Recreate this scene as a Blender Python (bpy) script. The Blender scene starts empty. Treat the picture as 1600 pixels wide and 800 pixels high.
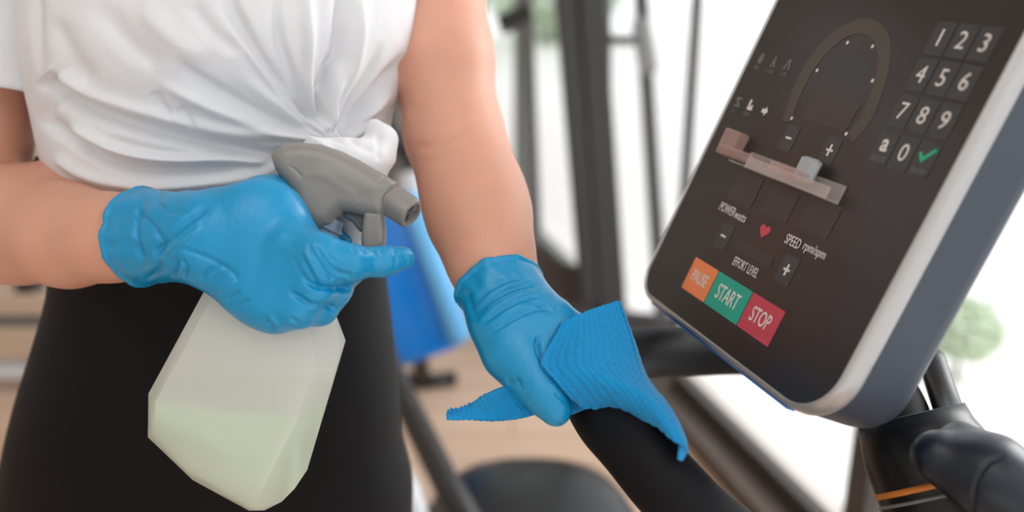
import bpy, math, random
import numpy as np
from mathutils import Vector, Matrix
R_ = math.radians
random.seed(4); rng = np.random.default_rng(4)
scn = bpy.context.scene; COL = scn.collection

# ------------------------------------------------------------------ camera, world, lights, exposure
FPX, CX, CY = 1400.0, 800.0, 400.0
PITCH = R_(18.9)
CAM = np.array([0.0, 0.0, 1.22])
RGT = np.array([1.0, 0, 0]); UPV = np.array([0, math.sin(PITCH), math.cos(PITCH)]); FWD = np.array([0, math.cos(PITCH), -math.sin(PITCH)])
cd = bpy.data.cameras.new('camera'); cam = bpy.data.objects.new('camera', cd); COL.objects.link(cam)
cam.location = CAM; cam.rotation_euler = (math.pi/2 - PITCH, 0, 0)
cd.sensor_width = 36; cd.lens = FPX/1600*36; cd.clip_start = 0.02; cd.clip_end = 200
cd.dof.use_dof = True; cd.dof.focus_distance = 0.665; cd.dof.aperture_fstop = 2.3
scn.camera = cam

w = bpy.data.worlds.new('daylight'); scn.world = w; w.use_nodes = True
nt = w.node_tree; bg = nt.nodes['Background']
bg.inputs[0].default_value = (0.94, 0.97, 1.0, 1); bg.inputs[1].default_value = 1.5
def area(name, loc, target, size, power, col=(1, 1, 1), sy=None):
    l = bpy.data.lights.new(name, 'AREA'); l.energy = power; l.size = size; l.color = col
    if sy: l.shape = 'RECTANGLE'; l.size_y = sy
    o = bpy.data.objects.new(name, l); COL.objects.link(o); o.location = loc
    o.rotation_euler = (Vector(target)-Vector(loc)).to_track_quat('-Z', 'Y').to_euler(); return o
# daylight pouring through the tall windows on the right, and an added soft fill from overhead
area('window_daylight', (2.3, 1.6, 1.9), (0, .8, 1.0), 1.3, 54, (1.0, .99, .98), 1.6)
area('overhead_fill', (-.3, -.2, 2.75), (0, .8, 1.0), 1.2, 7, (1, .96, .92), 1.2)
scn.view_settings.view_transform = 'Standard'; scn.view_settings.look = 'None'
scn.view_settings.exposure = 0.1; scn.view_settings.gamma = 1.0; scn.view_settings.use_curve_mapping = False

# ------------------------------------------------------------------ helpers
def P(px, py, d):                          # a point of the place, from where the photo shows it and how far it is
    return CAM + RGT*((px-CX)/FPX*d) - UPV*((py-CY)/FPX*d) + FWD*d
def PY(px, py, Y):                         # the same at a given world Y
    return P(px, py, Y/(math.cos(PITCH) + (CY-py)/FPX*math.sin(PITCH)))
def FZ(px, py, z=0.0):                     # the same at a given height
    r = RGT*((px-CX)/FPX) - UPV*((py-CY)/FPX) + FWD
    return CAM + r*((z-CAM[2])/r[2])
def px_of(V):
    q = V-CAM; d = q@FWD
    return CX + (q@RGT)/d*FPX, CY - (q@UPV)/d*FPX, d
def unit(v): v = np.array(v, float); return v/np.linalg.norm(v)

def srgb(r, g, b):
    f = lambda c: ((c/255+.055)/1.055)**2.4 if c > 10 else c/255/12.92
    return (f(r), f(g), f(b), 1)
def mat(name, col, rough=.5, metal=0, spec=.5, bump=None, noise=None, coat=0, sss=0, trans=0, var=0, sheen=0):
    m = bpy.data.materials.new(name); m.use_nodes = True; n = m.node_tree; b = n.nodes['Principled BSDF']
    b.inputs['Base Color'].default_value = col; b.inputs['Roughness'].default_value = rough; b.inputs['Metallic'].default_value = metal
    b.inputs['Specular IOR Level'].default_value = spec; b.inputs['Coat Weight'].default_value = coat
    b.inputs['Sheen Weight'].default_value = sheen
    if sss:
        b.inputs['Subsurface Weight'].default_value = sss; b.inputs['Subsurface Radius'].default_value = (1, .35, .2); b.inputs['Subsurface Scale'].default_value = .008
    if trans: b.inputs['Transmission Weight'].default_value = trans
    tc = n.nodes.new('ShaderNodeTexCoord')
    if var:
        nz = n.nodes.new('ShaderNodeTexNoise'); nz.inputs['Scale'].default_value = var[0]; nz.inputs['Detail'].default_value = 4
        n.links.new(tc.outputs['Object'], nz.inputs['Vector'])
        mx = n.nodes.new('ShaderNodeMix'); mx.data_type = 'RGBA'; n.links.new(nz.outputs['Fac'], mx.inputs[0])
        mx.inputs[6].default_value = [c*(1-var[1]) for c in col[:3]]+[1]; mx.inputs[7].default_value = [min(1, c*(1+var[1])) for c in col[:3]]+[1]
        n.links.new(mx.outputs[2], b.inputs['Base Color'])
    if bump:                                # list of (scale, distance, stretch) noise layers
        prev = None
        for sc_, dist, st in bump:
            mp = n.nodes.new('ShaderNodeMapping'); mp.inputs['Scale'].default_value = st; n.links.new(tc.outputs['Object'], mp.inputs[0])
            nz = n.nodes.new('ShaderNodeTexNoise'); nz.inputs['Scale'].default_value = sc_; nz.inputs['Detail'].default_value = 3; n.links.new(mp.outputs[0], nz.inputs['Vector'])
            bp = n.nodes.new('ShaderNodeBump'); bp.inputs['Distance'].default_value = dist; bp.inputs['Strength'].default_value = 1
            n.links.new(nz.outputs['Fac'], bp.inputs['Height'])
            if prev: n.links.new(prev.outputs[0], bp.inputs['Normal'])
            prev = bp
        n.links.new(prev.outputs[0], b.inputs['Normal'])
    return m
def clearish(name, col, alpha, rough=.1, translucent=0.0, spec=.5):
    """thin plastic or glass: part of the light goes straight through, part is scattered"""
    m = bpy.data.materials.new(name); m.use_nodes = True; n = m.node_tree; b = n.nodes['Principled BSDF']
    b.inputs['Base Color'].default_value = col; b.inputs['Roughness'].default_value = rough; b.inputs['Specular IOR Level'].default_value = spec
    out = n.nodes['Material Output']; sh = b.outputs[0]
    if translucent:
        t = n.nodes.new('ShaderNodeBsdfTranslucent'); t.inputs[0].default_value = col
        mx = n.nodes.new('ShaderNodeMixShader'); mx.inputs[0].default_value = translucent
        n.links.new(sh, mx.inputs[1]); n.links.new(t.outputs[0], mx.inputs[2]); sh = mx.outputs[0]
    tr = n.nodes.new('ShaderNodeBsdfTransparent'); mx = n.nodes.new('ShaderNodeMixShader'); mx.inputs[0].default_value = alpha
    n.links.new(tr.outputs[0], mx.inputs[1]); n.links.new(sh, mx.inputs[2]); n.links.new(mx.outputs[0], out.inputs[0])
    return m

def root_loc(o):
    v = Vector((0, 0, 0))
    while o is not None: v = v + o.location; o = o.parent
    return np.array(v)
def obj(name, V, F, m, parent=None, base=None, smooth=True, angle=None):
    """one mesh object from world coordinates; origin at its base (top level) or at its parent's"""
    V = np.asarray(V, float)
    if parent is not None: o0 = root_loc(parent)
    elif base is not None: o0 = np.asarray(base, float)
    else: o0 = np.array([(V[:, 0].min()+V[:, 0].max())/2, (V[:, 1].min()+V[:, 1].max())/2, V[:, 2].min()])
    me = bpy.data.meshes.new(name); me.from_pydata((V-o0).tolist(), [], [list(map(int, f)) for f in F] if not isinstance(F, np.ndarray) else F.tolist()); me.validate()
    if smooth: me.polygons.foreach_set('use_smooth', [True]*len(me.polygons))
    if angle: me.set_sharp_from_angle(angle=R_(angle))
    if m: me.materials.append(m)
    o = bpy.data.objects.new(name, me); COL.objects.link(o)
    if parent is not None: o.parent = parent
    else: o.location = o0
    me.update(); return o
def tag(o, label=None, cat=None, group=None, kind=None):
    for k, v in (('label', label), ('category', cat), ('group', group), ('kind', kind)):
        if v: o[k] = v
    return o
def thing(name, loc, label, cat, group=None):
    o = bpy.data.objects.new(name, None); COL.objects.link(o); o.location = loc; o.empty_display_size = .05
    return tag(o, label, cat, group)

class MB:
    """collects simple solids into one mesh"""
    def __init__(s): s.V = []; s.F = []
    def add(s, V, F):
        o = len(s.V); s.V += [tuple(v) for v in V]; s.F += [[i+o for i in f] for f in F]; return s
    def box(s, c, half, ax=None, bev=0.0):
        ax = np.eye(3) if ax is None else np.array(ax); h = np.array(half, float); b = min(bev, h.min()*.9)
        if b <= 0:
            V = [np.array(c)+(np.array([x, y, z])*h)@ax for x in (-1, 1) for y in (-1, 1) for z in (-1, 1)]
            return s.add(V, [[0, 1, 3, 2], [4, 6, 7, 5], [0, 4, 5, 1], [2, 3, 7, 6], [0, 2, 6, 4], [1, 5, 7, 3]])
        pts = []
        for x in (-1, 1):
            for y in (-1, 1):
                for z in (-1, 1):
                    for k in range(3):
                        q = h-b; q[k] = h[k]; pts.append(np.array(c)+(np.array([x, y, z])*q)@ax)
                    q = h-b*.42; pts.append(np.array(c)+(np.array([x, y, z])*q)@ax)
        V, F = hull(pts); return s.add(V, F)
    def tube(s, pts, r, n=24, cap=True, flat=1.0, up=(0, 0, 1)):
        pts = [np.array(p, float) for p in pts]; rs = r if hasattr(r, '__len__') else [r]*len(pts)
        rings = []; u0 = None
        for i, p in enumerate(pts):
            t = unit(pts[min(i+1, len(pts)-1)]-pts[max(i-1, 0)])
            if u0 is None:
                u = np.array(up, float)
                if abs(u@t) > .95: u = np.array([1., 0, 0])
            else: u = u0
            u = unit(u-(u@t)*t); v = np.cross(t, u); u0 = u
            rings.append([p+rs[i]*(math.cos(a)*u*flat+math.sin(a)*v) for a in np.linspace(0, 2*math.pi, n, endpoint=False)])
        return s.loft(rings, cap)
    def loft(s, rings, cap=True, closed=True):
        n = len(rings[0]); V = [p for r in rings for p in r]; F = []
        for i in range(len(rings)-1):
            for j in range(n if closed else n-1):
                k = (j+1) % n; F.append([i*n+j, i*n+k, (i+1)*n+k, (i+1)*n+j])
        if cap: F.append(list(range(n))[::-1]); F.append([(len(rings)-1)*n+j for j in range(n)])
        return s.add(V, F)
    def done(s, name, m, parent=None, **k): return obj(name, s.V, s.F, m, parent, **k)

def hull(pts):
    import bmesh
    bm = bmesh.new()
    for p in pts: bm.verts.new(tuple(p))
    bmesh.ops.convex_hull(bm, input=bm.verts)
    for v in [v for v in bm.verts if not v.link_faces]: bm.verts.remove(v)
    bmesh.ops.dissolve_limit(bm, angle_limit=R_(1.5), verts=bm.verts, edges=bm.edges)
    bmesh.ops.recalc_face_normals(bm, faces=bm.faces)
    bm.verts.index_update(); V = [tuple(v.co) for v in bm.verts]; F = [[v.index for v in f.verts] for f in bm.faces]; bm.free()
    return V, F
def spline(pts, n=10):
    """Catmull-Rom through the points (any dimension)"""
    p = np.array(pts, float); q = np.vstack([2*p[0]-p[1], p, 2*p[-1]-p[-2]]); out = []
    for i in range(1, len(q)-2):
        for t in np.linspace(0, 1, n, endpoint=False):
            a, b, c, d = q[i-1:i+3]
            out.append(.5*((2*b)+(-a+c)*t+(2*a-5*b+4*c-d)*t*t+(-a+3*b-3*c+d)*t**3))
    out.append(p[-1]); return np.array(out)

# ---- signed-distance modelling: round cones, flattened cones, columns and rounded plates blended smoothly
def cone(a, b, ra, rb, k=.008, flat=None, sub=False): return dict(t='cone', a=np.array(a), b=np.array(b), ra=ra, rb=rb, k=k, flat=flat, sub=sub)
def chain(pts, k=.008, flat=None):
    """pts: (px, py, depth, radius in px at that depth)"""
    return [cone(P(*p[:3]), P(*q[:3]), p[3]*p[2]/FPX, q[3]*q[2]/FPX, k, flat) for p, q in zip(pts[:-1], pts[1:])]
def column(rows, k=.01, grow=0.0):
    r = smooth_rows(rows); return dict(t='col', r=r, k=k, grow=grow, sub=False)
def smooth_rows(rows):
    r = np.array(sorted(rows)); s = spline(r, 10); s = s[np.argsort(s[:, 0])]; z = np.linspace(s[0, 0], s[-1, 0], 90)
    o = np.stack([z]+[np.interp(z, s[:, 0], s[:, i]) for i in range(1, 5)], 1); k = np.ones(9)/9
    for i in range(1, 5): o[:, i] = np.convolve(np.pad(o[:, i], 4, mode='edge'), k, 'valid')
    return o
def plate(poly, d0, half, rnd, k=.003, sub=False):
    """outline (photo px at depth d0) with a real thickness 2*half and edges rounded by rnd"""
    return dict(t='plate', poly=np.array(poly, float), d0=d0, half=half, rnd=rnd, k=k, sub=sub)
def cutplane(p, n, k=.002): return dict(t='plane', p=np.array(p), n=unit(n), k=k, sub=True)
def poly_sd(poly, X, Y):
    d = np.full(X.shape, 1e9, np.float32); inside = np.zeros(X.shape, bool); n = len(poly)
    for i in range(n):
        x1, y1 = poly[i]; x2, y2 = poly[(i+1) % n]; ex, ey = x2-x1, y2-y1
        t = np.clip(((X-x1)*ex+(Y-y1)*ey)/(ex*ex+ey*ey+1e-9), 0, 1); d = np.minimum(d, (X-x1-t*ex)**2+(Y-y1-t*ey)**2)
        c = ((y1 > Y) != (y2 > Y)) & (X < (x2-x1)*(Y-y1)/(y2-y1+1e-12)+x1); inside ^= c
    d = np.sqrt(d); return np.where(inside, -d, d)
def prim_box(p):
    if p['t'] == 'cone':
        e = np.full(3, max(p['ra'], p['rb'])); return np.minimum(p['a'], p['b'])-e, np.maximum(p['a'], p['b'])+e
    if p['t'] == 'col':
        r = p['r']; g = p['grow']
        return np.array([(r[:, 1]-r[:, 3]).min()-g, (r[:, 2]-r[:, 4]).min()-g, r[:, 0].min()]), np.array([(r[:, 1]+r[:, 3]).max()+g, (r[:, 2]+r[:, 4]).max()+g, r[:, 0].max()])
    if p['t'] == 'plate':
        q = np.array([P(x, y, p['d0']+s*p['half']) for x, y in p['poly'] for s in (-1, 1)]); return q.min(0)-.002, q.max(0)+.002
    return None
def evalp(p, G):
    if p['t'] == 'cone':
        ab = p['b']-p['a']; L = ab@ab+1e-12
        v = [G[i]-p['a'][i] for i in range(3)]; t = np.clip((v[0]*ab[0]+v[1]*ab[1]+v[2]*ab[2])/L, 0, 1)
        w = [v[i]-t*ab[i] for i in range(3)]; r = p['ra']+t*(p['rb']-p['ra'])
        s2 = w[0]**2+w[1]**2+w[2]**2
        if p['flat'] is not None:
            n, f = p['flat']; dn = w[0]*n[0]+w[1]*n[1]+w[2]*n[2]; s2 = s2+dn*dn*(f*f-1)
            L_ = np.sqrt(s2); return (L_-r)*(.5+.5/f)
        return np.sqrt(s2)-r
    if p['t'] == 'col':
        r = p['r']; z = G[2]; g = p['grow']; cx, cy, a, b = [np.interp(z, r[:, 0], r[:, i]) for i in (1, 2, 3, 4)]
        a = a+g; b = b+g; q = np.sqrt(((G[0]-cx)/a)**2+((G[1]-cy)/b)**2)
        d = (q-1)*np.minimum(a, b); return np.maximum(d, np.maximum(z-r[-1, 0], r[0, 0]-z))
    if p['t'] == 'plate':
        o = P(CX, CY, p['d0']); s = p['d0']/FPX
        q = [G[i]-o[i] for i in range(3)]
        X = (q[0]*RGT[0]+q[1]*RGT[1]+q[2]*RGT[2])/s+CX; Y = CY-(q[0]*UPV[0]+q[1]*UPV[1]+q[2]*UPV[2])/s; Z = q[0]*FWD[0]+q[1]*FWD[1]+q[2]*FWD[2]
        R = p['rnd']; a = poly_sd(p['poly'], X, Y)*s+R; b = np.abs(Z)-p['half']+R
        return np.sqrt(np.maximum(a, 0)**2+np.maximum(b, 0)**2)+np.minimum(np.maximum(a, b), 0)-R
    if p['t'] == 'plane':
        return -sum((G[i]-p['p'][i])*p['n'][i] for i in range(3))
def sdf(prims, vox, grow=0.0):
    bs = [prim_box(p) for p in prims if not p['sub'] and p['t'] != 'plane']
    lo = np.min([b[0] for b in bs], 0)-3*vox-abs(grow)-.004; hi = np.max([b[1] for b in bs], 0)+3*vox+abs(grow)+.004
    n = np.ceil((hi-lo)/vox).astype(int)+1; ax = [(lo[i]+np.arange(n[i])*vox).astype(np.float32) for i in range(3)]
    D = np.full(n, 1.0, np.float32)
    for p in prims:
        b = prim_box(p)
        if b is None: sl = [slice(0, n[i]) for i in range(3)]
        else:
            m = p['k']+4*vox+.004+abs(grow)
            sl = [slice(max(0, int((b[0][i]-m-lo[i])/vox)), min(n[i], int((b[1][i]+m-lo[i])/vox)+2)) for i in range(3)]
        G = [ax[0][sl[0]][:, None, None], ax[1][sl[1]][None, :, None], ax[2][sl[2]][None, None, :]]
        e = evalp(p, G).astype(np.float32); a = D[tuple(sl)]; k = max(p['k'], 1e-5)
        if p['sub']: e = -e; h = np.maximum(k-np.abs(a-e), 0)/k; D[tuple(sl)] = np.maximum(a, e)+h*h*k/4
        else: h = np.maximum(k-np.abs(a-e), 0)/k; D[tuple(sl)] = np.minimum(a, e)-h*h*k/4
    D = D-grow
    # surface nets
    S = D < 0; c = np.zeros(tuple(n-1), np.int8); offs = [(i, j, k) for i in (0, 1) for j in (0, 1) for k in (0, 1)]
    cut = lambda A, o: A[o[0]:o[0]+n[0]-1, o[1]:o[1]+n[1]-1, o[2]:o[2]+n[2]-1]
    for o in offs: c += cut(S, o)
    act = (c > 0) & (c < 8); idx = np.argwhere(act); N = len(idx)
    ids = np.full(act.shape, -1, np.int64); ids[act] = np.arange(N)
    acc = np.zeros((N, 3)); cnt = np.zeros(N); vals = [D[idx[:, 0]+o[0], idx[:, 1]+o[1], idx[:, 2]+o[2]] for o in offs]
    for i, a in enumerate(offs):
        for j, b in enumerate(offs):
            if j > i and sum(abs(a[q]-b[q]) for q in range(3)) == 1:
                va, vb = vals[i], vals[j]; m = (va < 0) != (vb < 0); t = np.where(m, va/(va-vb+1e-12), 0)
                acc += m[:, None]*(np.array(a)+t[:, None]*(np.array(b)-np.array(a))); cnt += m
    V = lo+(idx+acc/cnt[:, None])*vox; F = []
    for axn in range(3):
        u, v = (axn+1) % 3, (axn+2) % 3; s0 = [slice(1, n[i]-1) for i in range(3)]; s1 = list(s0); s0[axn] = slice(0, n[axn]-1); s1[axn] = slice(1, n[axn])
        A = S[tuple(s0)]; B = S[tuple(s1)]; E = np.argwhere(A != B); base = E.copy()
        for q in range(3):
            if q != axn: base[:, q] += 1
        fl = A[tuple(E.T)]; du = np.zeros(3, int); du[u] = 1; dv = np.zeros(3, int); dv[v] = 1
        g = lambda o: ids[tuple((base-o).T)]
        Q = np.stack([g(du+dv), g(dv), g(du*0), g(du)], 1); Q[~fl] = Q[~fl][:, ::-1]; F.append(Q)
    return V, np.vstack(F)
def vnormals(V, F):
    a = V[F[:, 2]]-V[F[:, 0]]; b = V[F[:, 3]]-V[F[:, 1]]; fn = np.cross(a, b); N = np.zeros_like(V)
    for i in range(4): np.add.at(N, F[:, i], fn)
    return N/(np.linalg.norm(N, axis=1)[:, None]+1e-12)
def relax(V, F, it=2, lam=.5):
    E = np.vstack([F[:, [0, 1]], F[:, [1, 2]], F[:, [2, 3]], F[:, [3, 0]]]); E = np.vstack([E, E[:, ::-1]])
    cnt = np.bincount(E[:, 0], minlength=len(V))[:, None]+1e-9
    for _ in range(it):
        A = np.stack([np.bincount(E[:, 0], V[E[:, 1], i], minlength=len(V)) for i in range(3)], 1); V = V+lam*(A/cnt-V)
    return V
def line_field(pts, X, Y, n=8):
    """distance, signed side and position along a smooth line"""
    p = spline(pts, n) if len(pts) > 2 else np.array(pts, float)
    best = np.full(X.shape, 1e18); sg = np.zeros(X.shape); tt = np.zeros(X.shape); m = len(p)-1
    for i in range(m):
        e = p[i+1]-p[i]; t = ((X-p[i, 0])*e[0]+(Y-p[i, 1])*e[1])/(e@e+1e-9); tc = np.clip(t, 0, 1)
        dx, dy = X-p[i, 0]-tc*e[0], Y-p[i, 1]-tc*e[1]; d = dx*dx+dy*dy; u = d < best
        best = np.where(u, d, best); sg = np.where(u, np.sign(e[0]*dy-e[1]*dx), sg); tt = np.where(u, (i+tc)/m, tt)
    return np.sqrt(best), sg, tt
def folds(L, X, Y):
    """L: (points, height m, width px on the one side, on the other); tapers at both ends"""
    h = np.zeros(X.shape)
    for q in L:
        pts, a, w1, w2 = q[:4]; d, s, t = line_field(pts, X, Y); w = np.where(s > 0, w1, w2)
        e0, e1 = q[4] if len(q) > 4 else (.25, .25)
        tp = np.clip(t/max(e0, 1e-3), 0, 1)*np.clip((1-t)/max(e1, 1e-3), 0, 1); tp = tp*tp*(3-2*tp)
        h += a*np.exp(-(d/w)**2)*tp
    return h
def displace_front(V, F, L, dmax=9):
    N = vnormals(V, F); x, y, d = px_of(V); face = np.clip(-(N@FWD)*3, 0, 1)*(d < dmax)
    return V+N*(folds(L, x, y)*face)[:, None]
def hnoise(x, y, s, seed=0):
    r = np.random.default_rng(seed); h = 0
    for i in range(6):
        a = r.uniform(0, 6.28); f = r.uniform(.6, 1.6)/s; h = h+np.sin((x*math.cos(a)+y*math.sin(a))*f+r.uniform(0, 6.28))
    return h/6
def rot_axes(dx, n):
    x = unit(dx); z = unit(np.array(n)-(np.array(n)@x)*x); return np.array([x, np.cross(z, x), z])

# ------------------------------------------------------------------ materials
M = {}
M['floor'] = None
M['glove'] = mat('nitrile', srgb(16, 146, 198), .30, spec=.5, bump=[(900, .00012, (1, 1, 1)), (60, .0012, (1, .5, 1))], var=(30, .05))
M['skin'] = mat('skin', srgb(216, 158, 134), .5, sss=.12, bump=[(700, .00012, (1, 1, 1))], var=(25, .10))
M['shirt'] = mat('white cotton', srgb(228, 229, 232), .9, spec=.15, bump=[(1500, .00012, (1, 1, 1)), (45, .0012, (1, 1, 1))], sheen=.2)
M['leggings'] = mat('black stretch', srgb(7, 6, 8), .6, spec=.2, bump=[(1800, .0001, (1, 1, 1))])
M['grey_plastic'] = mat('grey plastic', srgb(140, 137, 132), .26, spec=.5, bump=[(300, .00003, (1, 1, 1))])
M['dark_grey_plastic'] = mat('dark grey plastic', srgb(88, 94, 102), .4)
M['bottle'] = clearish('milky plastic', srgb(255, 252, 246), .80, .30, .5)
M['liquid'] = mat('pale green liquid', srgb(172, 206, 166), .3)
M['collar'] = clearish('clear collar', srgb(150, 170, 190), .75, .2, .2)
M['cloth'] = mat('blue cellulose cloth', srgb(18, 148, 210), .8, spec=.2, bump=[(700, .0006, (1, 1, 1)), (2500, .0002, (1, 1, 1))], var=(400, .12), sheen=.2)
M['rubber'] = mat('black foam grip', srgb(12, 12, 16), .62, spec=.22, bump=[(1200, .00012, (1, 1, 1))])
M['black'] = mat('black plastic', srgb(11, 11, 13), .38, spec=.5, bump=[(500, .00006, (1, 1, 1))])
M['face'] = mat('smoked panel glass', srgb(43, 38, 36), .3, spec=.45)
M['silver'] = mat('silver bezel', srgb(188, 187, 187), .36, metal=.55, spec=.6)
M['housing'] = mat('slate housing', srgb(60, 68, 82), .45, spec=.4)
M['housing_dark'] = mat('dark underside', srgb(24, 26, 32), .4)
M['blue_glint'] = mat('blue glint', srgb(30, 120, 205), .35)  # blue reflection of the bezel, put into a material colour
M['white_ink'] = mat('white ink', srgb(222, 216, 212), .6)
M['grey_ink'] = mat('grey ink', srgb(112, 110, 108), .6)
M['dim_ink'] = mat('dim window', srgb(60, 53, 48), .5)
M['arc_ink'] = mat('arc window', srgb(73, 66, 58), .5)
M['key'] = mat('key tile', srgb(58, 59, 60), .5)
M['orange'] = mat('orange button', srgb(240, 138, 84), .5)
M['green'] = mat('green button', srgb(22, 166, 142), .5)
M['red'] = mat('red button', srgb(196, 66, 82), .5)
M['heart'] = mat('heart ink', srgb(200, 70, 84), .5)
M['tick'] = mat('green ink', srgb(40, 178, 130), .5)
M['acrylic'] = clearish('clear acrylic', srgb(240, 230, 226), .22, .08, .2, .8)
M['acrylic_rose'] = clearish('rose tinted acrylic', srgb(215, 180, 172), .40, .1, .2, .8)
M['frost'] = clearish('frosted insert', srgb(205, 210, 215), .8, .3, .3)
M['mullion'] = mat('brown black aluminium', srgb(62, 56, 52), .5)
M['mullion_grey'] = mat('grey aluminium', srgb(120, 126, 124), .45)
M['rail'] = mat('brown window rail', srgb(84, 72, 62), .55)
M['sill'] = mat('grey sill', srgb(150, 146, 142), .5)
M['glass'] = clearish('window glass', (1, 1, 1, 1), .05, .02)
M['terrace'] = mat('pale terrace', srgb(245, 243, 240), .9, var=(2, .03))
M['machine'] = mat('charcoal steel', srgb(50, 48, 47), .45)
M['machine_grey'] = mat('grey steel', srgb(120, 120, 118), .4)
M['blue_pad'] = mat('blue vinyl', srgb(5, 140, 245), .3)
M['light_blue_pad'] = mat('light blue vinyl', srgb(110, 190, 245), .4)
M['white_steel'] = mat('white steel', srgb(215, 218, 222), .4)
M['wood_light'] = mat('pale beech', srgb(205, 182, 160), .5, bump=[(20, .0005, (1, 8, 1))], var=(8, .06))
M['wall'] = mat('white wall paint', srgb(225, 221, 216), .9, bump=[(200, .0003, (1, 1, 1))])
M['sleeve_rim'] = M['shirt']

# wooden floor
m = bpy.data.materials.new('oak floor'); m.use_nodes = True; n = m.node_tree; b = n.nodes['Principled BSDF']; b.inputs['Roughness'].default_value = .45
tc = n.nodes.new('ShaderNodeTexCoord'); br = n.nodes.new('ShaderNodeTexBrick'); br.inputs['Scale'].default_value = 1
br.inputs['Color1'].default_value = srgb(214, 184, 160); br.inputs['Color2'].default_value = srgb(200, 168, 144); br.inputs['Mortar'].default_value = srgb(160, 130, 108)
br.inputs['Mortar Size'].default_value = .003; br.inputs['Brick Width'].default_value = 1.2; br.inputs['Row Height'].default_value = .14
n.links.new(tc.outputs['Object'], br.inputs['Vector']); n.links.new(br.outputs[0], b.inputs['Base Color']); M['floor'] = m

# ------------------------------------------------------------------ the setting
def struct(o): o['kind'] = 'structure'; return o
A = FZ(1050, 612); B = FZ(850, 400); Wd = unit([B[0]-A[0], B[1]-A[1], 0]); Wn = np.array([Wd[1], -Wd[0], 0])   # Wn points outside (to the right)
if Wn[0] < 0: Wn = -Wn
def on_wall(px, py=300):                                         # where the sight line meets the window wall
    r = RGT*((px-CX)/FPX) - UPV*((py-CY)/FPX) + FWD
    t = ((A-CAM)@Wn)/(r@Wn); q = CAM+r*t; return (q-A)@Wd
def wp(s, z, o=0.0): return A+Wd*s+Wn*o+np.array([0, 0, z])
axW = np.array([Wd, Wn, [0, 0, 1]])
fl = MB(); fa = wp(-3.2, 0, .02); fb = wp(9, 0, .02)
fl.add([(-4.2, -2.5, 0), tuple(fa), tuple(fb), (-4.2, fb[1], 0), (-4.2, -2.5, -.1), tuple(fa-[0, 0, .1]), tuple(fb-[0, 0, .1]), (-4.2, fb[1], -.1)],
       [[0, 1, 2, 3], [7, 6, 5, 4], [0, 4, 5, 1], [1, 5, 6, 2], [2, 6, 7, 3], [3, 7, 4, 0]])
struct(fl.done('floor', M['floor'], smooth=False, base=(0, 0, 0)))
g = MB(); ca = wp(3, -.16, 15.2); g.box(ca, (16, 15, .1), axW); struct(g.done('terrace', M['terrace'], smooth=False))
lw = MB(); lw.box((-4.3, fb[1]/2-1.25, 1.45), (.1, fb[1]/2+1.25, 1.45)); struct(lw.done('wall_left', M['wall'], smooth=False))
bw = MB(); bw.box((-.6, -2.6, 1.45), (3.8, .1, 1.55)); struct(bw.done('wall_back', M['wall'], smooth=False))
ce = MB(); ce.add([(-4.2, -2.5, 2.95), tuple(wp(-3.2, 2.95, .05)), tuple(wp(9, 2.95, .05)), (-4.2, fb[1], 2.95), (-4.2, -2.5, 3.05), tuple(wp(-3.2, 3.05, .05)), tuple(wp(9, 3.05, .05)), (-4.2, fb[1], 3.05)],
       [[3, 2, 1, 0], [4, 5, 6, 7], [0, 1, 5, 4], [1, 2, 6, 5], [2, 3, 7, 6], [3, 0, 4, 7]]); struct(ce.done('ceiling', M['wall'], smooth=False))
mull = [(-3.0, 'd'), (-2.0, 'd'), (on_wall(1425), 'd'), (on_wall(1070), 'd'), (on_wall(928), 'd'), (on_wall(815), 'g'), (on_wall(745), 'g'), (on_wall(700), 'd'), (on_wall(660), 'd'), (8.9, 'd')]
rl = MB(); rl.box(wp(3, .02, -.045), (6.1, .045, .02), axW, .004); struct(rl.done('trim_1', M['rail'], smooth=False))
sl = MB(); sl.box(wp(3, .022, .025), (6.1, .018, .022), axW, .004); struct(sl.done('trim_2', M['sill'], smooth=False))
hd = MB(); hd.box(wp(3, 2.85, 0), (6.1, .06, .08), axW); struct(hd.done('trim_3', M['mullion'], smooth=False))
for i, ((s0, k0), (s1, k1)) in enumerate(zip(mull[:-1], mull[1:])):
    f = MB(); wd = .03 if k1 == 'g' else (.011 if i == 2 else .03)
    f.box(wp(s1, 1.45, 0), (wd, .012 if i == 2 else .03, 1.35), axW, .004); f.box(wp((s0+s1)/2, .06, 0), ((s1-s0)/2-.03, .02, .025), axW, .003)
    o = struct(f.done('window_%d' % (i+1), M['mullion_grey'] if k1 == 'g' else M['mullion'], smooth=False))
    p = MB(); p.box(wp((s0+s1)/2, 1.48, .002), ((s1-s0)/2-.036, .004, 1.30), axW); p.done('pane', M['glass'], o, smooth=False)

# ------------------------------------------------------------------ the person
def row(py, l, r, Y, b): p = PY((l+r)/2, py, Y); q = PY(r, py, Y); return (p[2], p[0], p[1], q[0]-p[0], b)
torso_rows = [row(-300, 150, 560, .81, .055), row(-230, 70, 640, .81, .085), row(-100, 52, 645, .80, .105), row(0, 50, 643, .795, .118), row(60, 51, 643, .795, .12), row(115, 60, 630, .80, .115),
              row(180, 70, 604, .80, .102), row(230, 78, 600, .80, .098), row(300, 96, 598, .80, .098), row(400, 82, 600, .80, .102)]
hip_rows = [row(240, 58, 594, .80, .094), row(300, 78, 596, .80, .098), row(400, 88, 600, .80, .102), row(450, 84, 605, .80, .106), row(540, 58, 616, .79, .112), row(630, 30, 624, .785, .116), row(740, 6, 630, .78, .116), row(830, -4, 634, .775, .112), row(880, 16, 612, .775, .105), row(930, 50, 580, .775, .095)]
hipc = P(310, 800, .90)
person_loc = np.array([PY(330, 600, .79)[0], .79, 0])
legs = []
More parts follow.
